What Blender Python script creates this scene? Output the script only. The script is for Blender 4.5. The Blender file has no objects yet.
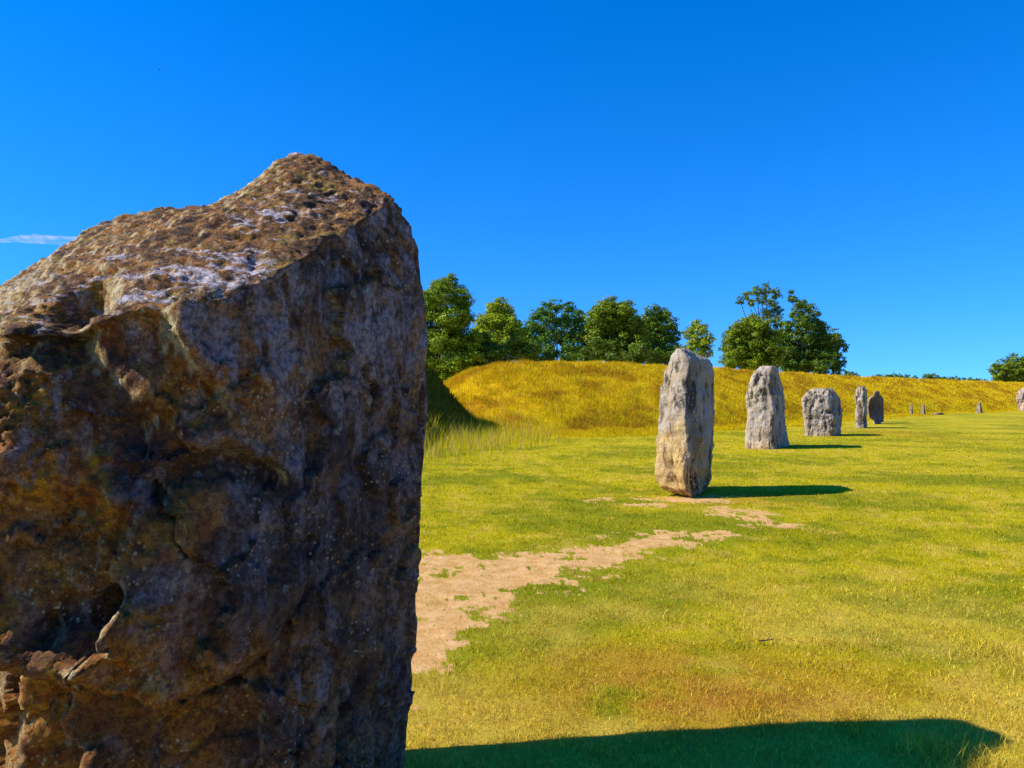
import bpy, bmesh, math, random
import numpy as np
from mathutils import Vector

# ------------------------------------------------------------------ camera
scene = bpy.context.scene
COL = scene.collection
F = 773.0
EYE = 1.6
PITCH = math.atan(14 / F)
cam_d = bpy.data.cameras.new('camera')
cam = bpy.data.objects.new('camera', cam_d)
COL.objects.link(cam)
cam.location = (0, 0, EYE)
cam.rotation_euler = (math.radians(90) + PITCH, 0, 0)
cam_d.sensor_width = 36
cam_d.lens = F / 1024 * 36
cam_d.clip_start = 0.05
cam_d.clip_end = 20000
scene.camera = cam

# ------------------------------------------------------------------ light
SUN_EL = math.radians(40.5)
SUN_K = math.radians(8)
to_sun = Vector((-math.cos(SUN_EL) * math.cos(SUN_K), -math.cos(SUN_EL) * math.sin(SUN_K), math.sin(SUN_EL)))
world = bpy.data.worlds.new('World')
scene.world = world
world.use_nodes = True
wn = world.node_tree
for n in list(wn.nodes):
    wn.nodes.remove(n)
wo = wn.nodes.new('ShaderNodeOutputWorld')
wb = wn.nodes.new('ShaderNodeBackground')
sky = wn.nodes.new('ShaderNodeTexSky')
sky.sky_type = 'NISHITA'
sky.sun_disc = False
sky.sun_elevation = SUN_EL
sky.sun_rotation = math.atan2(to_sun.x, to_sun.y) % (2 * math.pi)
sky.altitude = 150
sky.air_density = 1.0
sky.dust_density = 0.0
sky.ozone_density = 3.0
hs = wn.nodes.new('ShaderNodeHueSaturation')
hs.inputs['Saturation'].default_value = 1.15
# look the sky up a little above the true direction: clear dry air without the pale band at the horizon
wtc = wn.nodes.new('ShaderNodeTexCoord')
wad = wn.nodes.new('ShaderNodeVectorMath')
wad.operation = 'ADD'
wad.inputs[1].default_value = (0, 0, 0.10)
wnm = wn.nodes.new('ShaderNodeVectorMath')
wnm.operation = 'NORMALIZE'
wn.links.new(wtc.outputs['Generated'], wad.inputs[0])
wn.links.new(wad.outputs[0], wnm.inputs[0])
wn.links.new(wnm.outputs[0], sky.inputs['Vector'])
wmu = wn.nodes.new('ShaderNodeMix')
wmu.data_type = 'RGBA'
wmu.blend_type = 'MULTIPLY'
wmu.inputs['Factor'].default_value = 1.0
wmu.inputs[7].default_value = (.62, .92, 1.42, 1)
wn.links.new(sky.outputs[0], wmu.inputs[6])
wn.links.new(wmu.outputs[2], hs.inputs['Color'])
wn.links.new(hs.outputs[0], wb.inputs['Color'])
wb.inputs['Strength'].default_value = 0.118
wn.links.new(wb.outputs[0], wo.inputs['Surface'])
sd = bpy.data.lights.new('sun', 'SUN')
sd.energy = 5.0
sd.angle = math.radians(0.5)
sd.color = (1.0, 0.93, 0.80)
so = bpy.data.objects.new('sun', sd)
COL.objects.link(so)
so.rotation_euler = to_sun.to_track_quat('Z', 'Y').to_euler()
so.location = to_sun * 50
vs = scene.view_settings
vs.view_transform = 'Standard'
vs.look = 'None'
vs.exposure = 0.6
vs.gamma = 1.0
vs.use_curve_mapping = False
scene.cycles.max_bounces = 5
scene.cycles.diffuse_bounces = 2
scene.cycles.transparent_max_bounces = 8

# ------------------------------------------------------------------ helpers
CP, SP = math.cos(PITCH), math.sin(PITCH)


def P(px, py, D):
    """world point seen at a pixel of the photograph at forward distance D"""
    a = (px - 512) / F
    b = (384 - py) / F
    y = CP - b * SP
    z = SP + b * CP
    s = D / y
    return np.array((a * s, D, EYE + z * s))


rng = np.random.default_rng(7)
_perm = np.random.default_rng(3).permutation(512)
_perm = np.concatenate([_perm, _perm])
_g = np.random.default_rng(5).normal(size=(512, 3))
_g /= np.linalg.norm(_g, axis=1)[:, None]


def pn(p, freq=1.0, seed=0):
    """gradient noise, roughly -1..1, p is (n,3)"""
    p = np.asarray(p, float) * freq + seed * 17.37
    i = np.floor(p).astype(np.int64)
    f = p - i
    u = f * f * f * (f * (f * 6 - 15) + 10)
    out = 0
    for dx in (0, 1):
        for dy in (0, 1):
            for dz in (0, 1):
                h = _perm[(_perm[(_perm[(i[:, 0] + dx) & 511] + i[:, 1] + dy) & 511] + i[:, 2] + dz) & 511]
                g = _g[h]
                d = g[:, 0] * (f[:, 0] - dx) + g[:, 1] * (f[:, 1] - dy) + g[:, 2] * (f[:, 2] - dz)
                w = (u[:, 0] if dx else 1 - u[:, 0]) * (u[:, 1] if dy else 1 - u[:, 1]) * (u[:, 2] if dz else 1 - u[:, 2])
                out = out + w * d
    return out * 1.5


def fbm(p, freq, oct=4, seed=0, gain=0.5):
    a, s = 1.0, 0
    for o in range(oct):
        s = s + a * pn(p, freq * 2 ** o, seed + o)
        a *= gain
    return s


def sst(a, b, x):
    t = np.clip((x - a) / (b - a), 0, 1)
    return t * t * (3 - 2 * t)


def mix(a, b, t):
    t = np.asarray(t)[..., None]
    return a * (1 - t) + np.asarray(b) * t


def new_mesh(name, v, faces, cols=None, smooth=True, mat=None, attrs=None):
    """faces: (n,3) or (n,4) int array"""
    me = bpy.data.meshes.new(name)
    faces = np.asarray(faces, np.int32)
    n, k = faces.shape
    me.vertices.add(len(v))
    me.vertices.foreach_set('co', np.asarray(v, np.float32).ravel())
    me.loops.add(n * k)
    me.loops.foreach_set('vertex_index', faces.ravel())
    me.polygons.add(n)
    me.polygons.foreach_set('loop_start', np.arange(n, dtype=np.int32) * k)
    me.polygons.foreach_set('use_smooth', np.full(n, smooth))
    me.update(calc_edges=True)
    if cols is not None:
        at = me.color_attributes.new('col', 'FLOAT_COLOR', 'POINT')
        c = np.ones((len(v), 4), np.float32)
        c[:, :3] = np.clip(cols, 0, 1)
        at.data.foreach_set('color', c.ravel())
    for nm, val in (attrs or {}).items():
        at = me.attributes.new(nm, 'FLOAT', 'POINT')
        at.data.foreach_set('value', np.asarray(val, np.float32))
    if mat:
        me.materials.append(mat)
    return me


def link(name, me, parent=None):
    o = bpy.data.objects.new(name, me)
    COL.objects.link(o)
    if parent:
        o.parent = parent
    return o


def tag(o, label=None, cat=None, group=None, kind=None):
    if label:
        o['label'] = label
    if cat:
        o['category'] = cat
    if group:
        o['group'] = group
    if kind:
        o['kind'] = kind
    return o


class NT:
    """tiny node-graph helper"""

    def __init__(self, name):
        self.m = bpy.data.materials.new(name)
        self.m.use_nodes = True
        self.t = self.m.node_tree
        for n in list(self.t.nodes):
            self.t.nodes.remove(n)
        self.out = self.t.nodes.new('ShaderNodeOutputMaterial')

    def n(self, typ, ins=None, **kw):
        nd = self.t.nodes.new(typ)
        for k, v in kw.items():
            setattr(nd, k, v)
        for k, v in (ins or {}).items():
            self.put(nd.inputs[k], v)
        return nd

    def put(self, sock, v):
        if isinstance(v, bpy.types.NodeSocket):
            self.t.links.new(v, sock)
        else:
            if isinstance(v, tuple) and len(v) == 3 and len(sock.default_value) == 4:
                v = v + (1,)
            sock.default_value = v

    def coord(self, scale=(1, 1, 1)):
        tc = self.n('ShaderNodeTexCoord')
        mp = self.n('ShaderNodeMapping', {'Vector': tc.outputs['Object'], 'Scale': scale})
        return mp.outputs[0]

    def noise(self, vec, scale, detail=6, rough=0.6, dist=0.0):
        return self.n('ShaderNodeTexNoise', {'Vector': vec, 'Scale': scale, 'Detail': detail, 'Roughness': rough,
                                             'Distortion': dist}).outputs['Fac']

    def vor(self, vec, scale, feature='F1', out='Distance', rnd=1.0):
        return self.n('ShaderNodeTexVoronoi', {'Vector': vec, 'Scale': scale, 'Randomness': rnd}, feature=feature).outputs[out]

    def ramp(self, x, a, b, ya=0.0, yb=1.0):
        return self.n('ShaderNodeMapRange', {'Value': x, 'From Min': a, 'From Max': b, 'To Min': ya, 'To Max': yb},
                      interpolation_type='SMOOTHSTEP').outputs[0]

    def math(self, op, a, b=0.0):
        nd = self.n('ShaderNodeMath', operation=op)
        self.put(nd.inputs[0], a)
        self.put(nd.inputs[1], b)
        return nd.outputs[0]

    def mix(self, f, a, b, blend='MIX'):
        nd = self.n('ShaderNodeMix', data_type='RGBA', blend_type=blend)
        self.put(nd.inputs['Factor'], f)
        self.put(nd.inputs[6], a)
        self.put(nd.inputs[7], b)
        return nd.outputs[2]

    def attr(self, name, out='Fac'):
        return self.n('ShaderNodeAttribute', attribute_name=name).outputs[out]

    def bump(self, h, strength, dist):
        return self.n('ShaderNodeBump', {'Height': h, 'Strength': strength, 'Distance': dist}).outputs[0]

    def bsdf(self, col, rough=0.9, normal=None, spec=0.3):
        b = self.n('ShaderNodeBsdfPrincipled', {'Base Color': col, 'Roughness': rough, 'Specular IOR Level': spec})
        if normal is not None:
            self.put(b.inputs['Normal'], normal)
        self.t.links.new(b.outputs[0], self.out.inputs['Surface'])
        return b


def blade_mat(name, trans=0.35, gain=1.0):
    t = NT(name)
    c = t.attr('col', 'Color')
    d = t.n('ShaderNodeBsdfDiffuse', {'Color': c})
    tr = t.n('ShaderNodeBsdfTranslucent', {'Color': c})
    mx = t.n('ShaderNodeMixShader', {'Fac': trans, 1: d.outputs[0], 2: tr.outputs[0]})
    t.t.links.new(mx.outputs[0], t.out.inputs['Surface'])
    return t.m


# ------------------------------------------------------------------ terrain
CREST = np.array([(-6.5, 37.5, 0.0), (-5.0, 38.3, 0.9), (-3.4, 39.5, 2.2), (-2.2, 40.6, 3.0), (-.65, 42, 3.6), (2.0, 44, 3.75), (5.3, 47, 3.8),
                  (18.3, 62, 3.9), (36.7, 84, 4.0), (60, 106, 4.1), (81.5, 123, 4.1), (130, 160, 4.2), (220, 215, 4.2),
                  (330, 250, 4.2)], float)
W = 8.2


def crest_dist(x, y):
    best = np.full(x.shape, 1e9)
    h = np.zeros(x.shape)
    for a, b in zip(CREST[:-1], CREST[1:]):
        dx, dy = b[0] - a[0], b[1] - a[1]
        t = np.clip(((x - a[0]) * dx + (y - a[1]) * dy) / (dx * dx + dy * dy), 0, 1)
        d = np.hypot(x - a[0] - t * dx, y - a[1] - t * dy)
        side = np.sign(dx * (y - a[1]) - dy * (x - a[0]))  # + behind
        m = d < np.abs(best)
        best = np.where(m, d * np.where(side == 0, 1, side), best)
        h = np.where(m, a[2] + t * (b[2] - a[2]), h)
    return best, h


def mound_h(x, y):
    xb = -.94 + (y - 33) * .2075
    z1 = 1.08 * (xb - x)
    z2 = 1.25 * (33 + 1.25 * (-.94 - x) - y)
    z2 = np.minimum(z2, 1.25 * (41 - y))
    z3 = 0.62 * (y - 22.5)
    top = 3.9 + .25 * np.sin(x * .35) + .2 * np.sin(y * .5 + x * .21)
    kk = .28
    st = np.stack([z1, z2, z3, top])
    lo = st.min(0)
    z = lo - kk * np.log(np.exp(-(st - lo) / kk).sum(0))
    z = np.where(lo > 1.2, z, lo + (z - lo) * sst(0, 1.2, lo))
    return np.maximum(z, 0)


def height(x, y, fine=True):
    x = np.asarray(x, float)
    y = np.asarray(y, float)
    p = np.stack([x, y, np.zeros_like(x)], -1).reshape(-1, 3)
    sh = x.shape
    r = np.hypot(x, y)
    z = 0.05 * fbm(p, 0.12, 2, 11).reshape(sh) * sst(4, 14, r)
    if fine:
        z = z + 0.010 * fbm(p, 1.7, 2, 5).reshape(sh) * sst(60, 30, r)
    d, h = crest_dist(x, y)
    wv = np.where(d < 0, W, 10.0) * (1 + 0.10 * pn(p, 0.09, 2).reshape(sh))
    u = np.clip(1 - np.abs(d) / wv, 0, 1)
    prof = u * 1.12 - 0.06 * np.exp(-((u - 0) / .18) ** 2) * (u > 0)
    prof = np.where(u > 0, np.clip(prof, 0, 1), 0)
    prof = prof - 0.05 * sst(0.75, 1.0, u) * 0 - 0.12 * np.exp(-((1 - u) / .12) ** 2) * (h > 0) * 0
    prof = np.minimum(prof, 1 - 0.06 * sst(0.86, 1.0, u) * 0)
    bump = 0.10 * fbm(p, 0.55, 3, 21).reshape(sh) * sst(0.0, 0.25, u) * (h > .3)
    bank = (h - .22 * (h > 1)) * prof + bump
    m = mound_h(x, y)
    m = m + 0.13 * fbm(p, 0.6, 3, 9).reshape(sh) * sst(0, .8, m)
    # gentle distant downs and lower ground inside the ditch beyond
    far = 14 * sst(400, 2500, r) * (0.5 + 0.5 * pn(p, 0.0011, 6).reshape(sh)) * 0.6
    return z + np.maximum(bank, m) + far


def gp(px, py, z=0.0):
    b = (py - 398.0)
    D = (EYE - z) * F / b
    return (px - 512) / F * D, D


DIRT = []
for px, py, rx, ry, wt in [(432, 588, 50, 17, 1), (470, 583, 58, 14, 1), (520, 577, 50, 11, 1), (440, 620, 36, 22, .95), (428, 652, 28, 20, .9), (470, 610, 40, 12, .6),
                           (575, 560, 46, 10, .85), (615, 552, 42, 8, .8), (650, 542, 38, 7, .8), (690, 535, 34, 5, .75), (735, 512, 24, 6, .8), (600, 575, 40, 7, .55),
                           (758, 520, 38, 5, .72), (640, 500, 50, 5, .55), (700, 499, 34, 4, .8), (540, 562, 46, 9, .8), (452, 562, 40, 7, .75), (395, 600, 50, 40, 1), (790, 524, 30, 4, .5), (560, 590, 40, 8, .5)]:
    cx, cy = gp(px, py)
    ax, _ = gp(px + rx, py)
    _, by = gp(px, py - ry)
    DIRT.append((cx, cy, abs(ax - cx), abs(by - cy), wt))
BROWN = []
for px, py, rx, ry, s in [(690, 690, 150, 34, 1.1), (850, 690, 120, 40, .35), (640, 655, 70, 12, .5), (730, 395 + 105, 60, 8, .6), (885, 432, 40, 4, .4)]:
    cx, cy = gp(px, py)
    ax, _ = gp(px + rx, py)
    _, by = gp(px, py - ry)
    BROWN.append((cx, cy, abs(ax - cx), abs(by - cy), s))


def dirt_mask(x, y):
    p = np.stack([x, y, np.zeros_like(x)], -1)
    e = np.zeros_like(x)
    for cx, cy, a, b, wt in DIRT:
        q = ((x - cx) / a) ** 2 + ((y - cy) / b) ** 2
        e = np.maximum(e, wt * np.exp(-q * 0.5))
    n = 0.42 * fbm(p, 2.2, 6, 31, .85)
    return sst(0.33, 0.70, e + n * np.clip(e * 3, 0, 1))


GREEN = np.array((0.24, 0.25, 0.002))
DEEP = np.array((0.17, 0.225, 0.002))
YELG = np.array((0.42, 0.37, 0.002))
STRAW = np.array((0.62, 0.45, 0.06))
RUST = np.array((0.42, 0.21, 0.02))
GOLD = np.array((0.68, 0.49, 0.008))
EARTH = np.array((0.52, 0.335, 0.12))
OCHRE = np.array((0.44, 0.25, 0.008))


def ground_col(x, y):
    p = np.stack([x, y, np.zeros_like(x)], -1)
    r = np.hypot(x, y)
    n1 = fbm(p, 0.35, 3, 41)
    n2 = fbm(p, 1.3, 3, 51)
    c = mix(GREEN[None], YELG, sst(-0.5, 0.45, n1 + 0.5 * n2 + 0.05))
    # mown stripes far away
    st = np.sin((x * .72 - y * .69) * 0.9 + 1.2 * n1)
    c = mix(c, YELG, 0.30 * sst(.1, .9, st) * sst(15, 30, y))
    c = mix(c, DEEP, 0.45 * sst(.2, .7, -n2 - .3 * n1))
    n3 = fbm(p, 2.6, 4, 45, .7)
    c = mix(c, STRAW * .9, .55 * sst(.15, .75, n3 + .4 * n1))
    c = mix(c, DEEP * .8, .55 * sst(.35, .9, -n3 - .3 * n2))
    # drier nearer to the camera and to the right
    dry = sst(9, 3.5, r) * 0.72 * sst(-.5, .4, fbm(p, .8, 3, 61) + .1)
    c = mix(c, STRAW, dry)
    for cx, cy, a, b, s in BROWN:
        q = ((x - cx) / a) ** 2 + ((y - cy) / b) ** 2
        c = mix(c, RUST, np.clip(s * 0.95, 0, 1) * np.exp(-q) * sst(-.5, .2, n2 + .1))
    # greener rim round the dirt
    e = np.zeros_like(x)
    for cx, cy, a, b, wt in DIRT[:12]:
        q = ((x - cx) / (a * 1.5)) ** 2 + ((y - cy) / (b * 1.6)) ** 2
        e = np.maximum(e, np.exp(-q * 0.6))
    c = mix(c, DEEP * 1.1, 0.45 * sst(.25, .6, e) * sst(-.4, .4, n2 + .1))
    return c


def bank_mask(x, y):
    d, h = crest_dist(x, y)
    m = sst(W + 2.5, W - 0.8, np.abs(d)) * (h > 0.15)
    return m


def bank_col(x, y):
    p = np.stack([x, y, np.zeros_like(x)], -1)
    d, h = crest_dist(x, y)
    q = np.stack([(x * .62 + y * .78), d * 2.6, np.zeros_like(x)], -1)
    n = fbm(q, 0.30, 4, 71, .6)
    c = mix(GOLD[None], OCHRE, sst(-0.20, 0.45, n) * .9)
    c = mix(c, YELG * 1.2, .55 * sst(.5, 1.0, np.abs(d) / W) * sst(.5, -.5, n))
    return c


def all_col(x, y):
    c = ground_col(x, y)
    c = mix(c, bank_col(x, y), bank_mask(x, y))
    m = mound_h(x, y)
    c = mix(c, np.array((.15, .13, .010)), sst(.1, .8, m))  # shaded bank end, part of its shade put into the ground colour
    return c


def build_ground():
    a1 = np.radians(np.concatenate([np.arange(-180, -44, 3.0), np.arange(-44, 44, 0.16), np.arange(44, 180, 3.0)]))
    rr = [0.0, .3]
    while rr[-1] < 9000:
        r = rr[-1]
        k = 1.013 if r < 22 else (1.0075 if r < 140 else 1.03)
        rr.append(r * k if r > 1 else r * 1.15)
    rr = np.array(rr[1:])
    A, R = np.meshgrid(a1, rr)
    X = R * np.sin(A)
    Y = R * np.cos(A)
    Z = height(X, Y)
    n_r, n_a = X.shape
    v = np.stack([X, Y, Z], -1).reshape(-1, 3)
    i = np.arange(n_r - 1)[:, None] * n_a
    j = np.arange(n_a)[None]
    j2 = (j + 1) % n_a
    f = np.stack([i + j, i + j2, i + n_a + j2, i + n_a + j], -1).reshape(-1, 4)
    f = f[:, ::-1]
    x, y = v[:, 0], v[:, 1]
    cols = all_col(x, y)
    dm = dirt_mask(x, y) * (np.hypot(x, y) < 20)
    # close the hole at the camera's feet
    c0 = len(v)
    v = np.vstack([v, [(0, 0, 0)]])
    cols = np.vstack([cols, cols[:1]])
    dm = np.append(dm, 0)
    me = new_mesh('ground', v, f, cols, attrs={'dirt': dm})
    bm = bmesh.new()
    bm.from_mesh(me)
    bm.verts.ensure_lookup_table()
    for k in range(n_a):
        bm.faces.new((bm.verts[c0], bm.verts[(k + 1) % n_a], bm.verts[k])).smooth = True
    bmesh.ops.recalc_face_normals(bm, faces=bm.faces)
    bm.to_mesh(me)
    bm.free()
    t = NT('ground')
    co = t.coord()
    c = t.attr('col', 'Color')
    n_f = t.noise(co, 9.0, 8, .75)
    n_v = t.noise(co, 38.0, 6, .8)
    c = t.mix(t.ramp(n_f, .35, .75), c, t.mix(1.0, c, (1.0, .80, .9), 'MULTIPLY'))
    c = t.mix(t.ramp(n_v, .52, .66, 0, .65), c, t.mix(1.0, c, (.55, .55, .6), 'MULTIPLY'))
    c = t.mix(t.ramp(t.noise(co, 2.3, 7, .75), .50, .72, 0, .40), c, t.mix(1.0, c, (1.35, 1.2, 1.2), 'MULTIPLY'))
    dn = t.noise(co, 6.0, 8, .7)
    dc = t.mix(t.ramp(dn, .35, .7), (.56, .30, .085), (.76, .46, .19))
    dc = t.mix(t.ramp(t.noise(co, 60, 4, .7), .55, .7, 0, .6), dc, (.30, .17, .06))
    peb = t.vor(co, 55)
    dc = t.mix(t.ramp(peb, .10, .16, .5, 0), dc, (.66, .56, .40))
    dmsk = t.ramp(t.math('ADD', t.attr('dirt'), t.math('MULTIPLY', t.math('SUBTRACT', t.noise(co, 24, 8, .85), .5), 2.6)), .36, .68)
    c = t.mix(dmsk, c, dc)
    h = t.math('ADD', t.noise(co, 30, 8, .8), t.math('MULTIPLY', t.noise(co, 6, 6, .7), 1.5))
    t.bsdf(c, 1.0, t.bump(h, .7, .035), 0.1)
    me.materials.append(t.m)
    o = link('ground', me)
    tag(o, kind='structure')
    return o


build_ground()


# ------------------------------------------------------------------ grass
def blades(name, x, y, hgt, wid, lean, cols, mat, z0=None, az=None):
    n = len(x)
    z = height(x, y) if z0 is None else z0
    a = rng.uniform(0, 2 * np.pi, n)
    b = rng.uniform(0, 2 * np.pi, n) if az is None else az + rng.normal(0, .8, n)
    dx, dy = np.cos(a) * wid / 2, np.sin(a) * wid / 2
    L = lean * hgt
    v = np.empty((n, 5, 3))
    mx_, my_, mz_ = x + np.cos(b) * L * .35, y + np.sin(b) * L * .35, z + hgt * .6
    v[:, 0] = np.stack([x - dx, y - dy, z - .004], -1)
    v[:, 1] = np.stack([x + dx, y + dy, z - .004], -1)
    v[:, 2] = np.stack([mx_ + dx * .75, my_ + dy * .75, mz_], -1)
    v[:, 3] = np.stack([mx_ - dx * .75, my_ - dy * .75, mz_], -1)
    v[:, 4] = np.stack([x + np.cos(b) * L, y + np.sin(b) * L, z + hgt], -1)
    i = np.arange(n)[:, None] * 5
    f = np.concatenate([i + [[0, 1, 2]], i + [[0, 2, 3]], i + [[3, 2, 4]]], 1).reshape(-1, 3)
    me = new_mesh(name, v.reshape(-1, 3), f, np.repeat(cols, 5, 0), smooth=False, mat=mat)
    return link(name, me)


LAWN = blade_mat('lawn_blade', .35)
N = 1000000
r = 1.9 * np.exp(rng.uniform(0, 1, N) * math.log(42 / 1.9))
a = np.radians(rng.uniform(-46, 44, N))
x, y = r * np.sin(a), r * np.cos(a)
p = np.stack([x, y, np.zeros(N)], -1)
dm = dirt_mask(x, y)
tuft = fbm(p, 3.5, 3, 81)
keep = (rng.uniform(0, 1, N) > np.sqrt(dm) * 1.02) & (rng.uniform(-1.3, .6, N) < tuft) & (bank_mask(x, y) < .5) & (mound_h(x, y) < .3)
x, y, r, p, tuft = x[keep], y[keep], r[keep], p[keep], tuft[keep]
n = len(x)
c = all_col(x, y)
kind = rng.uniform(0, 1, n)
wet = fbm(p, 1.1, 2, 91)
c = mix(c, STRAW * 1.15, (kind < .15 + .22 * sst(9, 3.5, r)) * .75)
c = mix(c, RUST * .8, ((kind > .86) & (kind < .93)) * .6)
c = mix(c, GREEN * 1.1, (kind > .93 - .1 * wet) * .6)
c = c * np.exp(rng.normal(0, .33, n))[:, None]
hg = rng.uniform(.008, .028, n) * (1 + .45 * tuft + 1.3 * sst(.45, .95, fbm(p, 1.5, 3, 87))) * (1 + .015 * r)
tag(blades('lawn_grass', x, y, hg, rng.uniform(.0016, .0034, n) * (r / 4) ** .75 * (1 + (r < 3) * .0), rng.uniform(.2, 1.5, n), c, LAWN),
    'short sunburnt green and yellow lawn grass between the standing stones', 'grass', kind='stuff')

# long golden grass on the bank and at its foot
N = 700000
seg = CREST[:-1]
sl = np.hypot(*(CREST[1:, :2] - CREST[:-1, :2]).T)
mid = (CREST[1:, :2] + CREST[:-1, :2]) / 2
wgt = sl * (40 / np.hypot(*mid.T)) ** 1.7
wgt[-3:] *= .5
k = rng.choice(len(sl), N, p=wgt / wgt.sum())
t_ = rng.uniform(0, 1, N)
q = CREST[k] * (1 - t_)[:, None] + CREST[k + 1] * t_[:, None]
sd0 = CREST[1:, :2] - CREST[:-1, :2]
sd0 /= np.linalg.norm(sd0, axis=1)[:, None]
vd = np.vstack([sd0[:1], sd0[1:] + sd0[:-1], sd0[-1:]])
vd /= np.linalg.norm(vd, axis=1)[:, None]
dr = vd[k] * (1 - t_)[:, None] + vd[k + 1] * t_[:, None]
dr /= np.linalg.norm(dr, axis=1)[:, None]
off = rng.uniform(-14.5, 2.5, N)
x = q[:, 0] - dr[:, 1] * off
y = q[:, 1] + dr[:, 0] * off
p = np.stack([x, y, np.zeros(N)], -1)
d, h = crest_dist(x, y)
wv = np.where(np.hypot(x, y) < 55, 5.5, 2.5)
lim = W + wv * (.5 + .5 * fbm(p, .25, 2, 14))
keep = (h > .3) & (np.abs(d) < lim) & (mound_h(x, y) < .05)
x, y, p, d, h, lim = x[keep], y[keep], p[keep], d[keep], h[keep], lim[keep]
n = len(x)
D = np.hypot(x, y)
clump = fbm(p, .9, 3, 24)
c = bank_col(x, y)
foot = sst(W - 1.0, W + 1.5, np.abs(d))
c = mix(c, YELG * np.array((1.35, 1.15, 1)), foot * .8)
c = mix(c, STRAW, (rng.uniform(0, 1, n) < .15) * .8)
c = mix(c, OCHRE * .8, (rng.uniform(0, 1, n) < .12 + .15 * (clump > .2)) * .8)
c *= rng.uniform(.65, 1.5, n)[:, None]
hg = rng.uniform(.07, .26, n) * (1 + .7 * clump) * (1 - .55 * foot * sst(-.2, .6, (np.abs(d) - W) / (lim - W + .01)))
BANKM = blade_mat('long_grass_blade', .3)
tag(blades('bank_grass', x, y, np.clip(hg, .06, .7), rng.uniform(.008, .018, n) * (D / 45), rng.uniform(.1, .7, n), c, BANKM),
    'long dry golden grass covering the earth bank and its foot', 'grass', kind='stuff')

# seeding stems in front of the shaded ditch side
N = 12000
px = rng.uniform(380, 560, N)
Dd = 26 + rng.normal(0, 3.0, N) + (px - 430) * .045
x = (px - 512) / F * Dd
y = Dd
keep = (mound_h(x, y) < .5) & (rng.uniform(0, 1, N) < sst(575, 470, px) + .03)
x, y = x[keep], y[keep]
n = len(x)
p = np.stack([x, y, np.zeros(n)], -1)
hg = rng.uniform(.25, .9, n) * np.clip(.62 + .8 * fbm(p, 1.3, 3, 4), .2, 1.15)
c = mix(np.tile(YELG * 1.1, (n, 1)), np.array((.42, .29, .10)), (rng.uniform(0, 1, n) < .3) * 1.)
tag(blades('seeding_grass', x, y, hg, rng.uniform(.007, .014, n), rng.uniform(.1, .6, n), c * 1.25, BANKM),
    'tall pale seeding grass stems in front of the shaded ditch side', 'grass', kind='stuff')

# grass on the shaded ditch side, colour lowered to deepen its shade
N = 110000
x = rng.uniform(-18, -.6, N)
y = rng.uniform(22, 42, N)
mh = mound_h(x, y)
keep = mh > .03
x, y = x[keep], y[keep]
n = len(x)
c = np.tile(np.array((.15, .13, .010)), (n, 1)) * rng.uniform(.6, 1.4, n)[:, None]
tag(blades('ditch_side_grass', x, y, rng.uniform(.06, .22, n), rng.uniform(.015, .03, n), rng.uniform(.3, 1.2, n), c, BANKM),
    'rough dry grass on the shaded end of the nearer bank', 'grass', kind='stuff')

# a few long stalks at the near right edge of the big shadow
N = 46
px = rng.uniform(900, 1060, N)
Dd = rng.uniform(3.28, 3.62, N)
x, y = (px - 512) / F * Dd, Dd
c = mix(np.tile(YELG * 1.1, (N, 1)), STRAW * 1.1, (rng.uniform(0, 1, N) < .5) * 1.)
tag(blades('long_grass_stalks', x, y, rng.uniform(.05, .15, N), rng.uniform(.002, .0045, N), rng.uniform(.1, .7, N), c, LAWN),
    'few long straw coloured stalks at the tip of the big stone shadow', 'grass', kind='stuff')


# ------------------------------------------------------------------ stones
def stone_material(name, pale, warm, dark, lilac, streak=1.0, size=1.0):
    t = NT(name)
    co = t.coord()
    cs = t.coord((1, 1, .28))
    s = 1 / size
    n1 = t.noise(cs, 2.2 * s, 8, .65, .4)
    n2 = t.noise(co, 5.5 * s, 8, .7, .3)
    n3 = t.noise(cs, 7.0 * s, 8, .7, .5)
    c = t.mix(t.ramp(n1, .38, .62), pale, lilac)
    c = t.mix(t.ramp(n2, .45, .62, 0, .85), c, warm)
    c = t.mix(t.ramp(t.noise(cs, 1.3 * s, 6, .6, .6), .50, .62, 0, .6), c, t.mix(.5, warm, dark))
    warmz = t.attr('warm')
    c = t.mix(t.math('MULTIPLY', warmz, .8), c, t.mix(t.ramp(n3, .42, .6), (.62, .40, .11), (.44, .22, .04)))
    c = t.mix(t.ramp(n3, .50, .62, 0, .9 * streak), c, dark)
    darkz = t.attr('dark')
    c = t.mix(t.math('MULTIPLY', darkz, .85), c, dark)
    sp = t.vor(co, 22 * s)
    c = t.mix(t.math('MULTIPLY', t.ramp(sp, .18, .25, 1, 0), t.ramp(t.noise(co, 2.5, 3), .45, .6)), c, (.62, .60, .52))
    c = t.mix(t.ramp(t.noise(co, 40 * s, 6, .8), .5, .7, 0, .5), c, t.mix(1.0, c, (.5, .48, .5), 'MULTIPLY'))
    h = t.math('ADD', t.math('MULTIPLY', t.noise(co, 7 * s, 9, .75), 1.2), t.math('MULTIPLY', t.noise(co, 34 * s, 6, .75), .35))
    h = t.math('ADD', h, t.math('MULTIPLY', t.noise(t.coord((1, 1, .2)), 13 * s, 6, .7), .5))
    t.bsdf(c, .92, t.bump(h, .9, .05 * size), .2)
    return t.m


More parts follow.
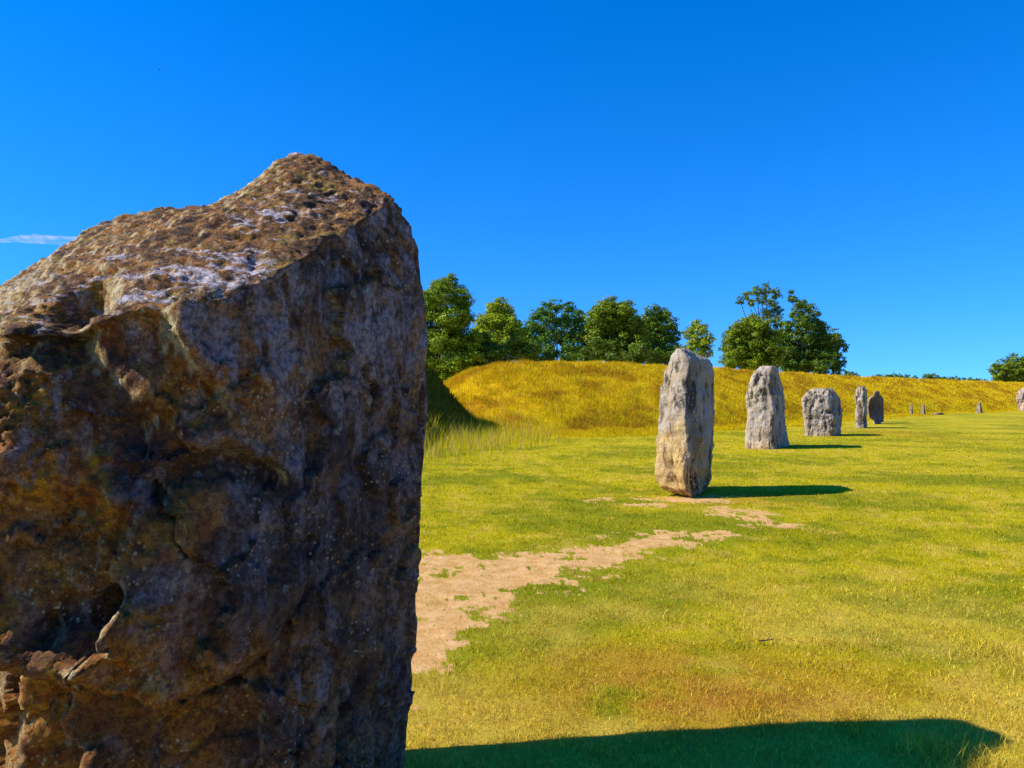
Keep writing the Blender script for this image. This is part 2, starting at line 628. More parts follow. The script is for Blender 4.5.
SM = stone_material('weathered_sarsen', (.44, .37, .27), (.40, .28, .15), (.040, .026, .020), (.38, .32, .30))
SM_SHADE = stone_material('shade_toned_sarsen', (.50, .38, .28), (.32, .20, .12), (.08, .05, .03), (.42, .34, .30), 1.0, 1.6)  # sarsen toned down in colour to stand in for shade on these stones
SM_FAR = stone_material('weathered_sarsen_far', (.45, .38, .28), (.38, .27, .16), (.040, .026, .020), (.40, .35, .32), 1.0, 1.6)


def stone(name, D, prof, section, depth, label, seed, mat, rough=.05, warm=None, dark=None, dents=(), nz=150, nt=190, group='standing stones along the lawn', cat='standing stone'):
    """prof: list of (py, px_left, px_right) from ground to top; section: polygon (across 0..1, depth 0..1)"""
    prof = sorted(prof, key=lambda q: -q[0])
    pys = np.array([q[0] for q in prof], float)
    base_c = P((prof[0][1] + prof[0][2]) / 2, prof[0][0], D)
    sec = np.array(section, float)
    seg = np.roll(sec, -1, 0) - sec
    L = np.hypot(*seg.T)
    cum = np.concatenate([[0], np.cumsum(L)])
    tt = np.linspace(0, cum[-1], nt, endpoint=False)
    ii = np.searchsorted(cum, tt, side='right') - 1
    ring = sec[ii] + seg[ii] * ((tt - cum[ii]) / L[ii])[:, None]
    for _ in range(4):
        ring = (np.roll(ring, 1, 0) + ring * 2 + np.roll(ring, -1, 0)) / 4
    ring[:, 0] = (ring[:, 0] - ring[:, 0].min()) / np.ptp(ring[:, 0])
    ts = np.linspace(0, 1, nz)
    yy = pys[0] + (pys[-1] - pys[0]) * ts
    xl = np.interp(-yy, -pys, [q[1] for q in prof])
    xr = np.interp(-yy, -pys, [q[2] for q in prof])
    s = D / F
    wmax = (xr - xl).max()
    wob = fbm(np.stack([ts * 3.1 + seed, ts * 0, ts * 0], -1), 1.0, 4, seed)
    rows = []
    cx, cz = base_c[0], 0.0
    zs = (pys[0] - yy) * s
    for k in range(nz):
        w = (xr[k] - xl[k])
        dd = depth * (0.45 + 0.55 * (w / wmax)) * (1 - .2 * ts[k])
        Y = D + depth * .0 + (ring[:, 1] - .0) * dd + (depth - dd) * .25
        rx_ = ring[:, 0] + .38 * wob[k] * ring[:, 0] * (1 - ring[:, 0])
        X = (xl[k] + rx_ * w - 512) * Y / F
        rows.append(np.stack([X, Y, np.full(nt, zs[k])], -1))
    below = rows[0].copy()
    below[:, 2] = -.35
    rows = [below] + rows
    v = np.concatenate(rows)
    nr = len(rows)
    i = np.arange(nr - 1)[:, None] * nt
    j = np.arange(nt)[None]
    f = np.stack([i + j, i + (j + 1) % nt, i + nt + (j + 1) % nt, i + nt + j], -1).reshape(-1, 4)
    # cap as a quad fan folded down the last ring
    top = (nr - 1) * nt
    v = np.vstack([v, v[top:].mean(0)[None] + [0, 0, .01]])
    fan = np.stack([top + np.arange(nt), top + (np.arange(nt) + 1) % nt, np.full(nt, len(v) - 1), np.full(nt, len(v) - 1)], -1)
    loc = np.array((cx, D + depth * .4, height(np.array([cx]), np.array([D]))[0] - .02))
    v = v - np.array((loc[0], loc[1], 0))
    me = new_mesh(name, v, np.vstack([f]), None)
    bm = bmesh.new()
    bm.from_mesh(me)
    bm.verts.ensure_lookup_table()
    for a_ in range(nt):
        bm.faces.new((bm.verts[top + a_], bm.verts[top + (a_ + 1) % nt], bm.verts[len(v) - 1])).smooth = True
    bmesh.ops.recalc_face_normals(bm, faces=bm.faces)
    bm.to_mesh(me)
    bm.free()
    co = np.empty(len(v) * 3, np.float32)
    me.vertices.foreach_get('co', co)
    co = co.reshape(-1, 3).astype(float)
    nm = np.empty(len(v) * 3, np.float32)
    me.vertex_normals.foreach_get('vector', nm)
    nm = nm.reshape(-1, 3).astype(float)
    H = zs[-1]
    st = co * np.array((1, 1, .3))
    dsp = rough * (1.0 * fbm(co / H * 2.4, 1.2, 3, seed) + .7 * fbm(st / H * 2.4, 3.0, 5, seed + 3, .65) + .55 * fbm(co / H * 2.4, 6, 5, seed + 7, .65) - .9 * np.abs(fbm(co / H * 2.4 * np.array((1.5, 1.5, .8)), 2.0, 3, seed + 20)))
    rid = np.abs(fbm(st / H * 2.4, 1.7, 3, seed + 12))
    dsp -= rough * 1.6 * np.exp(-(rid / .06) ** 2) * sst(0, .25, fbm(co, .9, 2, seed + 5) + .25)
    dk = np.zeros(len(co))
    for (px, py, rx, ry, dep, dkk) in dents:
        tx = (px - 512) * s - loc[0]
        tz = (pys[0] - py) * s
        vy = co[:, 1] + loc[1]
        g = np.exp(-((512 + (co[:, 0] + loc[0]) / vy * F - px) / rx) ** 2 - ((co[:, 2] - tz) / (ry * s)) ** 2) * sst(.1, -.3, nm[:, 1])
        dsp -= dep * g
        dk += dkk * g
    co = co + nm * dsp[:, None]
    me.vertices.foreach_set('co', co.astype(np.float32).ravel())
    tz = co[:, 2] / H
    wz = (warm(co[:, 0], tz, fbm(co, 2.0, 3, seed + 9)) if warm else np.zeros(len(co)))
    me.attributes.new('warm', 'FLOAT', 'POINT').data.foreach_set('value', np.clip(wz, 0, 1).astype(np.float32))
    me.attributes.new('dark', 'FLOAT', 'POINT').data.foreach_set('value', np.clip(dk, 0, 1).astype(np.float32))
    me.update()
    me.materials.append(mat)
    o = link(name, me)
    o.location = loc
    tag(o, label, cat, group)
    return o


SEC_A = [(0, .30), (.10, .22), (.50, 0.0), (.60, .03), (.97, .40), (1, .62), (.9, 1.0), (.3, .95)]
SEC_B = [(0, .30), (.08, .22), (.66, 0.0), (.73, .03), (1, .6), (.9, 1.0), (.25, .9)]
SEC_C = [(0, .32), (.07, .22), (.72, 0.0), (.80, .04), (1, .65), (.9, 1.0), (.2, .95)]
# nearest tall pillar
stone('standing_stone', 12.3,
      [(500, 683, 700), (497, 676, 706), (490, 660, 709), (478, 655, 711), (462, 655, 712), (440, 656, 713), (420, 657, 714), (400, 658, 713),
       (385, 660, 713), (372, 664, 713), (364, 667, 712), (358, 669, 708), (354, 671, 700), (350, 674, 692), (347, 676, 687)],
      SEC_A, 1.75, 'tall rugged stone pillar nearest behind the big foreground stone, ochre foot beside bare earth', 11, SM, .035,
      warm=lambda x, z, n: sst(.55, .10, z + .25 * n), dents=[(668, 468, 4.5, 7, .09, .5), (671, 485, 6, 6, .05, .4), (690, 395, 5, 25, .05, .9), (694, 372, 8, 12, .03, .5), (697, 440, 5, 25, .03, .6)])
stone('standing_stone', 24.0,
      [(451, 744, 788), (447, 744, 789), (438, 745, 788), (425, 747, 786), (414, 748, 785), (407, 746, 785), (396, 746, 785), (386, 748, 782),
       (378, 752, 781), (372, 755, 780), (368, 759, 778), (366, 763, 775)],
      SEC_B, 2.1, 'second tall stone, pale front and rounded top, widening towards its foot', 23, SM, .038,
      warm=lambda x, z, n: .35 * sst(.2, 0, z), dents=[(757, 377, 2, 9, .12, .9), (766, 395, 2.5, 18, .06, .5), (750, 408, 3, 3, .08, .3), (774, 385, 5, 10, .03, .5)])
stone('standing_stone', 32.3,
      [(436, 804, 840), (430, 804, 841), (420, 803, 842), (410, 802, 843), (400, 802, 841), (394, 804, 838), (390, 808, 836), (388, 811, 834), (387, 815, 832)],
      SEC_C, 1.9, 'broad squat pitted stone with flat top, third along the row', 37, SM_FAR, .045,
      warm=lambda x, z, n: .3 * sst(.3, 0, z), dents=[(812, 418, 2, 3, .1, .9), (829, 411, 4, 2.2, .15, 1), (822, 400, 2.5, 2, .1, .8), (834, 405, 3, 8, .06, .6), (806, 405, 2, 6, .06, .5), (818, 425, 1.5, 8, .05, .2), (832, 424, 3, 3, .06, .5)])
stone('standing_stone', 41.0,
      [(429.5, 855, 867), (424, 855, 867), (412, 855, 867), (400, 855, 867), (392, 856, 866.5), (389, 857, 865.5), (387, 859, 864)],
      [(0, .30), (.10, .22), (.72, 0.0), (.78, .03), (1, .7), (.8, 1.0), (.2, .95)], 1.6,
      'narrow upright slab with pale rounded top and brown lower half, fourth along the row', 41, SM_FAR, .05,
      dents=[(861, 420, 4, 9, .08, 1.3)])
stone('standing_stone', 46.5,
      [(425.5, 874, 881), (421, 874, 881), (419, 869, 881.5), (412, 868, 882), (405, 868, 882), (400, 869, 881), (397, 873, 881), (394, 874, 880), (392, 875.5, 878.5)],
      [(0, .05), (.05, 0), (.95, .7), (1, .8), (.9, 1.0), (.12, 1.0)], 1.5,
      'dark brown stone with undercut foot and small top knob, close behind the narrow slab', 53, SM_SHADE, .05,
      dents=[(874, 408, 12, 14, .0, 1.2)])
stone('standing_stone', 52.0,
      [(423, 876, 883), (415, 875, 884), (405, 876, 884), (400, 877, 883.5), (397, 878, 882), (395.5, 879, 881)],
      [(0, .05), (.05, 0), (.95, .7), (1, .8), (.9, 1.0), (.12, 1.0)], 1.5, 'dark stone mostly hidden behind the undercut stone, last of the near row', 59, SM_SHADE, .05, dents=[(880, 408, 12, 16, .0, .9)])
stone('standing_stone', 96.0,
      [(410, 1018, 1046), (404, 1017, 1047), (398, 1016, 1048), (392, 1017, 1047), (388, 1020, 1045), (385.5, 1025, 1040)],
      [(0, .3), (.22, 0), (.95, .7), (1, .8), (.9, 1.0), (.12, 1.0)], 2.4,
      'big far off dark stone cut by the right edge, before the end of the bank', 67, SM_SHADE, .07, group='stones far along the avenue')


def marker(px, py0, py1, w, D, label, lean=0.0):
    """small tapering concrete marker with a pyramid tip"""
    s = D / F
    H = (py0 - py1) * s
    bm = bmesh.new()
    rows = []
    for z, k in ((-.25, 1.0), (0, 1.0), (.82 * H, .55), (.97 * H, .42), (H, .08)):
        hw = w * s / 2 * k
        rows.append([bm.verts.new((sx * hw + lean * z, sy * hw, z)) for sx, sy in ((-1, -1), (1, -1), (1, 1), (-1, 1))])
    for r0, r1 in zip(rows[:-1], rows[1:]):
        for k in range(4):
            bm.faces.new((r0[k], r0[(k + 1) % 4], r1[(k + 1) % 4], r1[k]))
    bm.faces.new(rows[-1])
    bm.faces.new(rows[0][::-1])
    bmesh.ops.bevel(bm, geom=[e for e in bm.edges], offset=.02, segments=2, affect='EDGES')
    me = bpy.data.meshes.new('marker_post')
    bm.to_mesh(me)
    bm.free()
    me.materials.append(MK)
    o = link('marker_post', me)
    X = (px - 512) * s
    o.location = (X, D, float(height(np.array([X]), np.array([D]))[0]))
    o.rotation_euler.z = math.radians(32)
    tag(o, label, 'marker post', 'small marker posts where stones are missing')
    return o


tm = NT('marker_concrete')
cc = tm.coord()
tm.bsdf(tm.mix(tm.ramp(tm.noise(cc, 3, 6, .7), .35, .65), (.14, .10, .07), (.32, .26, .18)), .95, tm.bump(tm.noise(cc, 12, 6), .6, .03))
MK = tm.m
marker(911, 416, 403.5, 3.0, 70, 'thin faint tan marker post, nearest to the row of stones', .04)
marker(923, 415, 404, 3.8, 73, 'small brown pointed marker post beside the low flat boulder', .0)
marker(979, 413, 402.5, 5.0, 84, 'pale and dark marker post standing alone, farther along at the foot of the bank', .0)
stone('boulder', 74, [(414.6, 932, 943), (413.8, 932, 944), (413.0, 935, 943), (412.3, 937, 941)], SEC_B, .9,
      'low flat boulder lying in the grass beside the small marker posts', 71, SM_FAR, .05, nz=40, nt=80, group='stones far along the avenue', cat='boulder', dents=[(941, 413.5, 4, 3, 0, 1)])


# ------------------------------------------------------------------ the big stone
def big_stone():
    pts = []
    for q in [  # skyline
        (395, 198, 3.30), (330, 158, 3.42), (312, 151, 3.45), (292, 151, 3.45), (105, 221, 3.2), (82, 236, 3.15), (58, 262, 3.0), (22, 283, 2.85),
        (-24, 300, 2.78), (411, 226, 3.32), (421, 255, 3.30), (426, 310, 3.28), (427, 400, 3.28), (422, 470, 3.28), (418, 540, 3.28), (417, 640, 3.28), (413, 700, 3.27), (403, 768, 3.26),
        # lower edge of the top
        (44, 306, 2.42), (103, 321, 2.34), (172, 307, 2.42), (215, 303, 2.48), (275, 278, 2.60), (310, 247, 2.80), (350, 220, 3.02), (391, 198, 3.24),
        # front face, its near left corner just at the picture's edge
        (0, 336, 2.30), (-14, 400, 2.25), (-10, 470, 2.23), (90, 460, 2.35), (200, 450, 2.47), (292, 460, 2.68), (-12, 600, 2.24), (-10, 670, 2.25), (60, 680, 2.29), (170, 704, 2.40),
        (245, 668, 2.54), (300, 620, 2.70)]:
        pts.append(P(*q))
    # hidden rear and left side, and the buried foot
    pts += [np.array(q) for q in [(-1.05, 3.50, 2.2), (-.62, 3.38, 1.9), (-1.75, 3.35, 1.85), (-2.05, 3.0, 1.35), (-2.05, 2.8, .9), (-.55, 3.34, .9),
                                  (-1.72, 2.42, -.4), (-1.60, 2.34, .55), (-.85, 2.72, -.4), (-.53, 3.20, -.4), (-.58, 3.32, -.4), (-1.8, 3.35, -.4), (-1.95, 2.9, -.4)]]
    base = np.array((-1.2, 3.0, 0.0))
    bm = bmesh.new()
    for q in pts:
        bm.verts.new(tuple(q - base))
    res = bmesh.ops.convex_hull(bm, input=bm.verts)
    junk = [e for e in res['geom_interior'] if isinstance(e, bmesh.types.BMVert)]
    bmesh.ops.delete(bm, geom=junk, context='VERTS')
    bmesh.ops.recalc_face_normals(bm, faces=bm.faces)
    me = bpy.data.meshes.new('hull')
    bm.to_mesh(me)
    bm.free()
    o = link('hull', me)
    md = o.modifiers.new('r', 'REMESH')
    md.mode = 'VOXEL'
    md.voxel_size = .0105
    sm = o.modifiers.new('s', 'SMOOTH')
    sm.iterations = 6
    sm.factor = .6
    dg = bpy.context.evaluated_depsgraph_get()
    dg.update()
    me2 = bpy.data.meshes.new_from_object(o.evaluated_get(dg))
    bpy.data.objects.remove(o)
    nv = len(me2.vertices)
    co = np.empty(nv * 3, np.float32)
    me2.vertices.foreach_get('co', co)
    co = co.reshape(-1, 3).astype(float) + base

    def normals():
        me2.vertices.foreach_set('co', (co - base).astype(np.float32).ravel())
        me2.update()
        nm = np.empty(nv * 3, np.float32)
        me2.vertex_normals.foreach_get('vector', nm)
        return nm.reshape(-1, 3).astype(float)

    nm = normals()
    front = sst(.35, .65, -nm[:, 1]) * sst(.55, .3, nm[:, 2])
    topm = sst(.35, .62, nm[:, 2])
    right = sst(.45, .75, nm[:, 0]) * sst(.5, .3, nm[:, 2])

    def g(px, py, D, rx, ry=None, rd=None, rot=0.0):
        c = P(px, py, D)
        ry = ry or rx
        rd = rd or max(rx, ry, .35)
        ax = co[:, 0] - c[0]
        az = co[:, 2] - c[2]
        ca, sa = math.cos(rot), math.sin(rot)
        u = ax * ca + az * sa
        w = -ax * sa + az * ca
        return np.exp(-(u / rx) ** 2 - (w / ry) ** 2 - ((co[:, 1] - c[1]) / rd) ** 2)

    # skyline: saddle left of the peak, and the dark notch at the upper left of the top
    co[:, 2] -= .105 * g(222, 180, 3.45, .22, .20, .9)
    co[:, 2] -= .03 * g(255, 170, 3.5, .06, .2, .6)
    co[:, 2] -= .025 * g(355, 175, 3.5, .12, .2, .6)
    n1 = g(76, 306, 2.42, .075, .10, .30)
    co[:, 1] += .13 * n1
    co[:, 2] -= .03 * n1
    # scoops on the right shoulder ridge
    co[:, 0] -= .02 * g(424, 290, 3.5, .2, .1, .4) * right
    # front face: everything moves along the view depth, so the outline stays
    def pg(path, r_, rd=.45):
        best = np.full(nv, 1e9)
        q_ = [P(*w_) for w_ in path]
        for a_, b_ in zip(q_[:-1], q_[1:]):
            ux, uz = b_[0] - a_[0], b_[2] - a_[2]
            t_ = np.clip(((co[:, 0] - a_[0]) * ux + (co[:, 2] - a_[2]) * uz) / (ux * ux + uz * uz), 0, 1)
            best = np.minimum(best, np.hypot(co[:, 0] - a_[0] - t_ * ux, co[:, 2] - a_[2] - t_ * uz))
        return np.exp(-(best / r_) ** 2) * np.exp(-((co[:, 1] - q_[len(q_) // 2][1]) / rd) ** 2)

    def chips(n_, off_, tilt_, warp, seed):
        # broken planes: every chip of the surface has its own depth and tilt
        g_ = np.random.default_rng(seed)
        m_ = (nm[:, 1] < .2) & (nm[:, 2] < .75)
        sd_ = co[m_][g_.integers(0, m_.sum(), n_)]
        wp = co + warp * np.stack([fbm(co, 5, 3, seed + 1), fbm(co, 5, 3, seed + 2), fbm(co, 5, 3, seed + 3)], -1)
        best = np.full(nv, 1e9)
        idx = np.zeros(nv, int)
        for k_ in range(n_):
            d_ = ((wp - sd_[k_]) ** 2 * np.array((1, 1, .55))).sum(1)
            u_ = d_ < best
            best = np.where(u_, d_, best)
            idx[u_] = k_
        o_ = g_.uniform(-1, 1, n_) * off_
        tl = g_.normal(size=(n_, 3)) * tilt_
        return o_[idx] + ((wp - sd_[idx]) * tl[idx]).sum(1)

    arch = [(122, 492, 2.36), (145, 462, 2.4), (180, 443, 2.45), (225, 438, 2.5), (265, 452, 2.62), (306, 480, 2.7)]
    below = [(p_[0] + 2, p_[1] + 24, p_[2]) for p_ in arch[1:5]]
    gully = [(52, 345, 2.32), (80, 362, 2.34), (108, 405, 2.36), (138, 448, 2.38)]
    spine = [(178, 312, 2.42), (192, 348, 2.44), (228, 380, 2.48), (246, 420, 2.54)]
    dy = np.zeros(nv)
    dy -= .045 * pg(arch, .045)
    dy += .085 * pg(below, .060)
    dy += .055 * pg(gully, .075)
    dy -= .030 * pg(spine, .035)
    dy += .030 * pg([(q_[0] - 30, q_[1] + 14, q_[2]) for q_ in spine], .06)
    dy += .055 * g(18, 352, 2.35, .055, .06)
    dy -= .040 * g(20, 460, 2.25, .20, .12, .4, .1)
    dy -= .07 * g(180, 600, 2.35, .26, .18)
    dy += .04 * g(60, 540, 2.3, .12, .12)
    dy += .03 * g(60, 600, 2.3, .10, .06)
    co[:, 1] += dy * front * 1.45
    ch = chips(46, .020, .11, .16, 301) + chips(260, .006, .10, .05, 311)
    ch = np.clip(ch, -.034, .030) * (.28 * sst(.3, -.1, nm[:, 1]) + .72 * front)
    co += nm * (ch * (1 - sst(.45, .6, nm[:, 2])))[:, None]
    # two rounded hollows and the raised rim that the sun catches
    co[:, 1] += .26 * g(93, 626, 2.25, .040, .072, .4) * front
    co[:, 1] += .075 * g(58, 622, 2.3, .12, .09, .4) * front
    co[:, 1] += .10 * g(30, 640, 2.25, .035, .045, .4) * front
    rim = g(122, 630, 2.3, .032, .064, .4, .12) + .85 * g(100, 660, 2.3, .050, .020, .4, .45)
    co[:, 1] -= .17 * rim * front
    # lip: below this line the face is cut back
    ppx = 512 + co[:, 0] / co[:, 1] * F
    s_lx = np.array([P(a_, b_, d_) for a_, b_, d_ in [(-60, 655, 2.2), (-30, 664, 2.22), (0, 668, 2.24), (60, 680, 2.28), (120, 697, 2.34), (170, 706, 2.40), (215, 690, 2.48), (260, 650, 2.58), (300, 590, 2.72), (330, 540, 2.85), (355, 480, 2.95)]])
    zl = np.interp(co[:, 0], s_lx[:, 0], s_lx[:, 2])
    cut = sst(0.004, -.03, co[:, 2] - zl) * sst(-.60, -.95, co[:, 0]) * sst(3.1, 2.8, co[:, 1])
    co[:, 1] += .20 * cut * (.55 + .45 * sst(-.7, -1.1, co[:, 0]))
    co[:, 1] += .07 * np.exp(-((co[:, 2] - zl + .035) / .022) ** 2) * sst(-.75, -1.0, co[:, 0]) * sst(3.1, 2.8, co[:, 1])
    co[:, 1] -= .045 * np.exp(-((co[:, 2] - zl - .05) / .05) ** 2) * front * sst(-.7, -.95, co[:, 0])
    # bits of the foot at the left that come back into the sun
    co[:, 1] -= .15 * g(84, 778, 2.42, .035, .06, .5)

    nm = normals()
    topm = sst(.30, .62, nm[:, 2])
    right = sst(.35, .7, nm[:, 0]) * (1 - topm)
    # roughness: pitted crust on the top, vertical runnels on the right side, soft pits on the front
    st = co * np.array((1, 1, .22))
    d = .010 * fbm(co, 3.0, 3, 101) + .003 * fbm(co, 12, 3, 111)
    tp = fbm(co, 15, 5, 121, .70)
    ledge = np.abs(fbm(co * np.array((.45, 1.6, 1.6)), 4.0, 4, 131, .6))
    d += topm * (.012 * tp - .005 * np.abs(fbm(co, 9, 3, 191)) - .024 * np.exp(-(ledge / .06) ** 2) * sst(-.4, .4, fbm(co, 2.5, 2, 181)) + .004)
    d += right * (.014 * fbm(st, 6, 4, 141, .6) - .018 * np.exp(-(np.abs(fbm(st, 3.2, 3, 151)) / .09) ** 2))
    d += (1 - topm) * (1 - right) * (.006 * fbm(co, 9, 5, 161, .65) - .010 * np.exp(-(np.abs(fbm(co, 2.6, 3, 171)) / .05) ** 2))
    co += nm * d[:, None]
    nm = normals()

    # material masks (moss / lichen / rust stains with shapes of their own; sun and shade painted in)
    n2 = fbm(co, 2.2, 4, 201)
    topa = np.clip(sst(.28, .60, nm[:, 2] + .15 * n2), 0, 1) * sst(1.6, 1.8, co[:, 2] + .05 * n2)
    rust = np.clip(sst(-.75, -1.15, co[:, 0] + .22 * n2) * .9 * sst(-.55, .35, n2 + .25) + 1.3 * g(30, 460, 2.3, .24, .16) + .8 * g(150, 520, 2.4, .10, .2, .5, .5) + .7 * g(225, 385, 2.5, .20, .10, .4, -.3)
                   + .8 * g(170, 690, 2.3, .40, .06) + .6 * g(60, 760, 2.4, .4, .1) + .6 * g(20, 665, 2.25, .25, .04), 0, 1)
    lil = np.clip(right * (.35 + .65 * sst(1.0, 1.9, co[:, 2])) + .6 * g(300, 320, 2.7, .10, .25, .5) + .9 * g(215, 335, 2.5, .16, .09, .5) + .7 * g(250, 370, 2.6, .08, .07, .5) + .8 * g(215, 455, 2.45, .16, .04, .5, -.2)
                  + .55 * g(160, 585, 2.35, .07, .06) + .8 * g(290, 690, 2.5, .14, .13), 0, 1)
    tan = np.clip(.9 * g(20, 305, 2.7, .10, .13, .35) + sst(.15, .5, -nm[:, 0]) * (.45 + .55 * sst(.9, 1.6, co[:, 2])) + sst(-.1, .3, -nm[:, 0]) * rim * 1.5, 0, 1)  # hollow rim and left-facing side lightened tan, sunlight put into the colour
    crust = np.clip(.45 * g(190, 290, 2.7, .40, .14, .4) + .35 * g(285, 225, 3.1, .22, .14, .5) + .3 * g(60, 290, 2.9, .15, .1, .5) + .6 * g(300, 150, 3.5, .05, .05, .4) + .26 + .10 * n2, 0, 1)
    n5 = fbm(co, 4.5, 4, 221)
    hollow_shade = np.clip(1.0 * pg(gully, .09) + 1.0 * pg(below, .075) + .8 * pg([(300, 300, 2.7), (350, 290, 3.0), (385, 330, 3.2)], .06, .6) + .9 * g(85, 620, 2.4, .13, .13, .5) + .8 * g(30, 345, 2.4, .07, .07, .4)
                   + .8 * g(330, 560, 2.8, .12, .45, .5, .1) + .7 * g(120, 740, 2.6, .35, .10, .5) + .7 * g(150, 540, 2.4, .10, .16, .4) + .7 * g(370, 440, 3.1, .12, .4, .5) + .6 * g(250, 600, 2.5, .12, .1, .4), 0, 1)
    hollow_shade = np.clip(hollow_shade * 1.1 + .35 * n5 * sst(0, .3, hollow_shade + .15), 0, 1) * (1 - topa)  # shade of the hollows painted as dark colour, plus other dark patches
    for nm_, val in (('top', topa), ('rust', rust), ('lilac', lil), ('tan', tan), ('crust', crust), ('hollow_shade', hollow_shade)):
        me2.attributes.new(nm_, 'FLOAT', 'POINT').data.foreach_set('value', val.astype(np.float32))
    me2.vertices.foreach_set('co', (co - base).astype(np.float32).ravel())
    me2.polygons.foreach_set('use_smooth', np.full(len(me2.polygons), True))
    me2.update()

    t = NT('big_sarsen')
    c0 = t.coord()
    cs = t.coord((1, 1, .22))
    nA = t.noise(c0, 3.5, 9, .68, .6)
    nB = t.noise(c0, 11, 9, .7, .4)
    nC = t.noise(c0, 45, 6, .75)
    nS = t.noise(cs, 9, 8, .68, .5)
    # body: dark brown to umber
    c = t.mix(t.ramp(nA, .40, .58), (.075, .034, .022), (.33, .165, .060))
    c = t.mix(t.ramp(nB, .50, .62, 0, .65), c, (.026, .014, .014))
    c = t.mix(t.ramp(t.noise(c0, 19, 8, .75, .3), .56, .66, 0, .55), c, (.34, .20, .085))
    rustc = t.mix(t.ramp(nB, .35, .65), (.30, .070, .005), (.60, .27, .010))
    c = t.mix(t.math('MULTIPLY', t.attr('rust'), t.ramp(nA, .34, .52, .30, 1)), c, rustc)
    c = t.mix(t.math('MULTIPLY', t.attr('hollow_shade'), t.ramp(nA, .34, .66, 1, .55)), c, t.mix(nB, (.018, .012, .016), (.06, .035, .04)))
    # lilac grey lichen film
    lf = t.math('MULTIPLY', t.attr('lilac'), t.ramp(t.math('ADD', t.math('MULTIPLY', nS, .6), t.math('MULTIPLY', nB, .4)), .46, .56, .03, 1))
    lc = t.mix(t.ramp(nA, .4, .65), (.42, .35, .40), (.32, .31, .39))
    c = t.mix(t.math('MULTIPLY', lf, .72), c, lc)
    patch = t.ramp(t.noise(c0, 6.5, 5, .55, 1.2), .60, .68)
    c = t.mix(t.math('MULTIPLY', patch, .55), c, (.34, .27, .29))
    # round pale lichen spots of two sizes
    sp = t.vor(c0, 42)
    gate = t.ramp(t.noise(c0, 4.0, 4), .46, .62)
    c = t.mix(t.math('MULTIPLY', t.ramp(sp, .20, .26, .85, 0), gate), c, (.55, .45, .24))
    sp2 = t.vor(c0, 8.5)
    c = t.mix(t.ramp(t.math('ADD', sp2, t.math('MULTIPLY', nC, .10)), .15, .20, .75, 0), c, (.30, .27, .20))
    # top crust
    tc = t.mix(t.ramp(nB, .36, .62), (.11, .045, .018), (.45, .21, .045))
    tc = t.mix(t.ramp(t.noise(c0, 20, 8, .75), .49, .57, 0, .85), tc, (.040, .022, .02))
    tc = t.mix(t.ramp(t.noise(c0, 6, 5, .6), .55, .68, 0, .7), tc, (.34, .25, .04))
    wf = t.math('ADD', t.math('MULTIPLY', t.attr('crust'), .30), t.noise(t.coord((.8, 1.5, 1.5)), 10, 9, .74, .5))
    tc = t.mix(t.ramp(wf, .668, .72), tc, (.56, .50, .54))
    c = t.mix(t.attr('top'), c, tc)
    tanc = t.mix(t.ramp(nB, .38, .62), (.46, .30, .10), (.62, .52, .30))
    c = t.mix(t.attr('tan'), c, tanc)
    # grain
    c = t.mix(t.ramp(nC, .47, .56, 0, .8), c, t.mix(1.0, c, (.30, .28, .30), 'MULTIPLY'))
    c = t.mix(t.ramp(t.noise(c0, 70, 5, .8), .54, .60, 0, .6), c, t.mix(1.0, c, (2.0, 1.8, 1.6), 'MULTIPLY'))
    c = t.mix(t.ramp(t.noise(c0, 90, 4, .7), .58, .70, 0, .45), c, t.mix(.6, c, (.5, .46, .42)))
    h = t.math('ADD', t.math('MULTIPLY', nB, 1.0), t.math('MULTIPLY', nC, .40))
    h = t.math('ADD', h, t.math('MULTIPLY', t.noise(c0, 130, 5, .7), .14))
    h = t.math('ADD', h, t.math('MULTIPLY', nS, .5))
    t.bsdf(c, .88, t.bump(h, 1.0, .045), .3)
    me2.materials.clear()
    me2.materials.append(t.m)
    me2.name = 'standing_stone_large'
    ob = link('standing_stone', me2)
    ob.location = base
    tag(ob, 'huge dark brown standing stone filling the near left foreground, sunlit mossy top', 'standing stone', 'standing stones along the lawn')


big_stone()


# ------------------------------------------------------------------ trees
def leaf_mat(name):
    t = NT(name)
    c = t.attr('col', 'Color')
    d = t.n('ShaderNodeBsdfDiffuse', {'Color': c})
    tr = t.n('ShaderNodeBsdfTranslucent', {'Color': t.mix(1.0, c, (1.2, 1.1, .5), 'MULTIPLY')})
    gl = t.n('ShaderNodeBsdfGlossy', {'Color': (.5, .5, .5, 1), 'Roughness': .45})
    m1 = t.n('ShaderNodeMixShader', {'Fac': .28, 1: d.outputs[0], 2: tr.outputs[0]})
    m2 = t.n('ShaderNodeMixShader', {'Fac': .03, 1: m1.outputs[0], 2: gl.outputs[0]})
    t.t.links.new(m2.outputs[0], t.out.inputs['Surface'])
    return t.m


LEAF = leaf_mat('leaf')
tb = NT('bark')
bc = tb.coord((1, 1, .3))
tb.bsdf(tb.mix(tb.ramp(tb.noise(bc, 6, 6, .7), .4, .65), (.06, .045, .03), (.16, .13, .09)), .95, tb.bump(tb.noise(bc, 9, 6), .8, .08))
BARK = tb.m


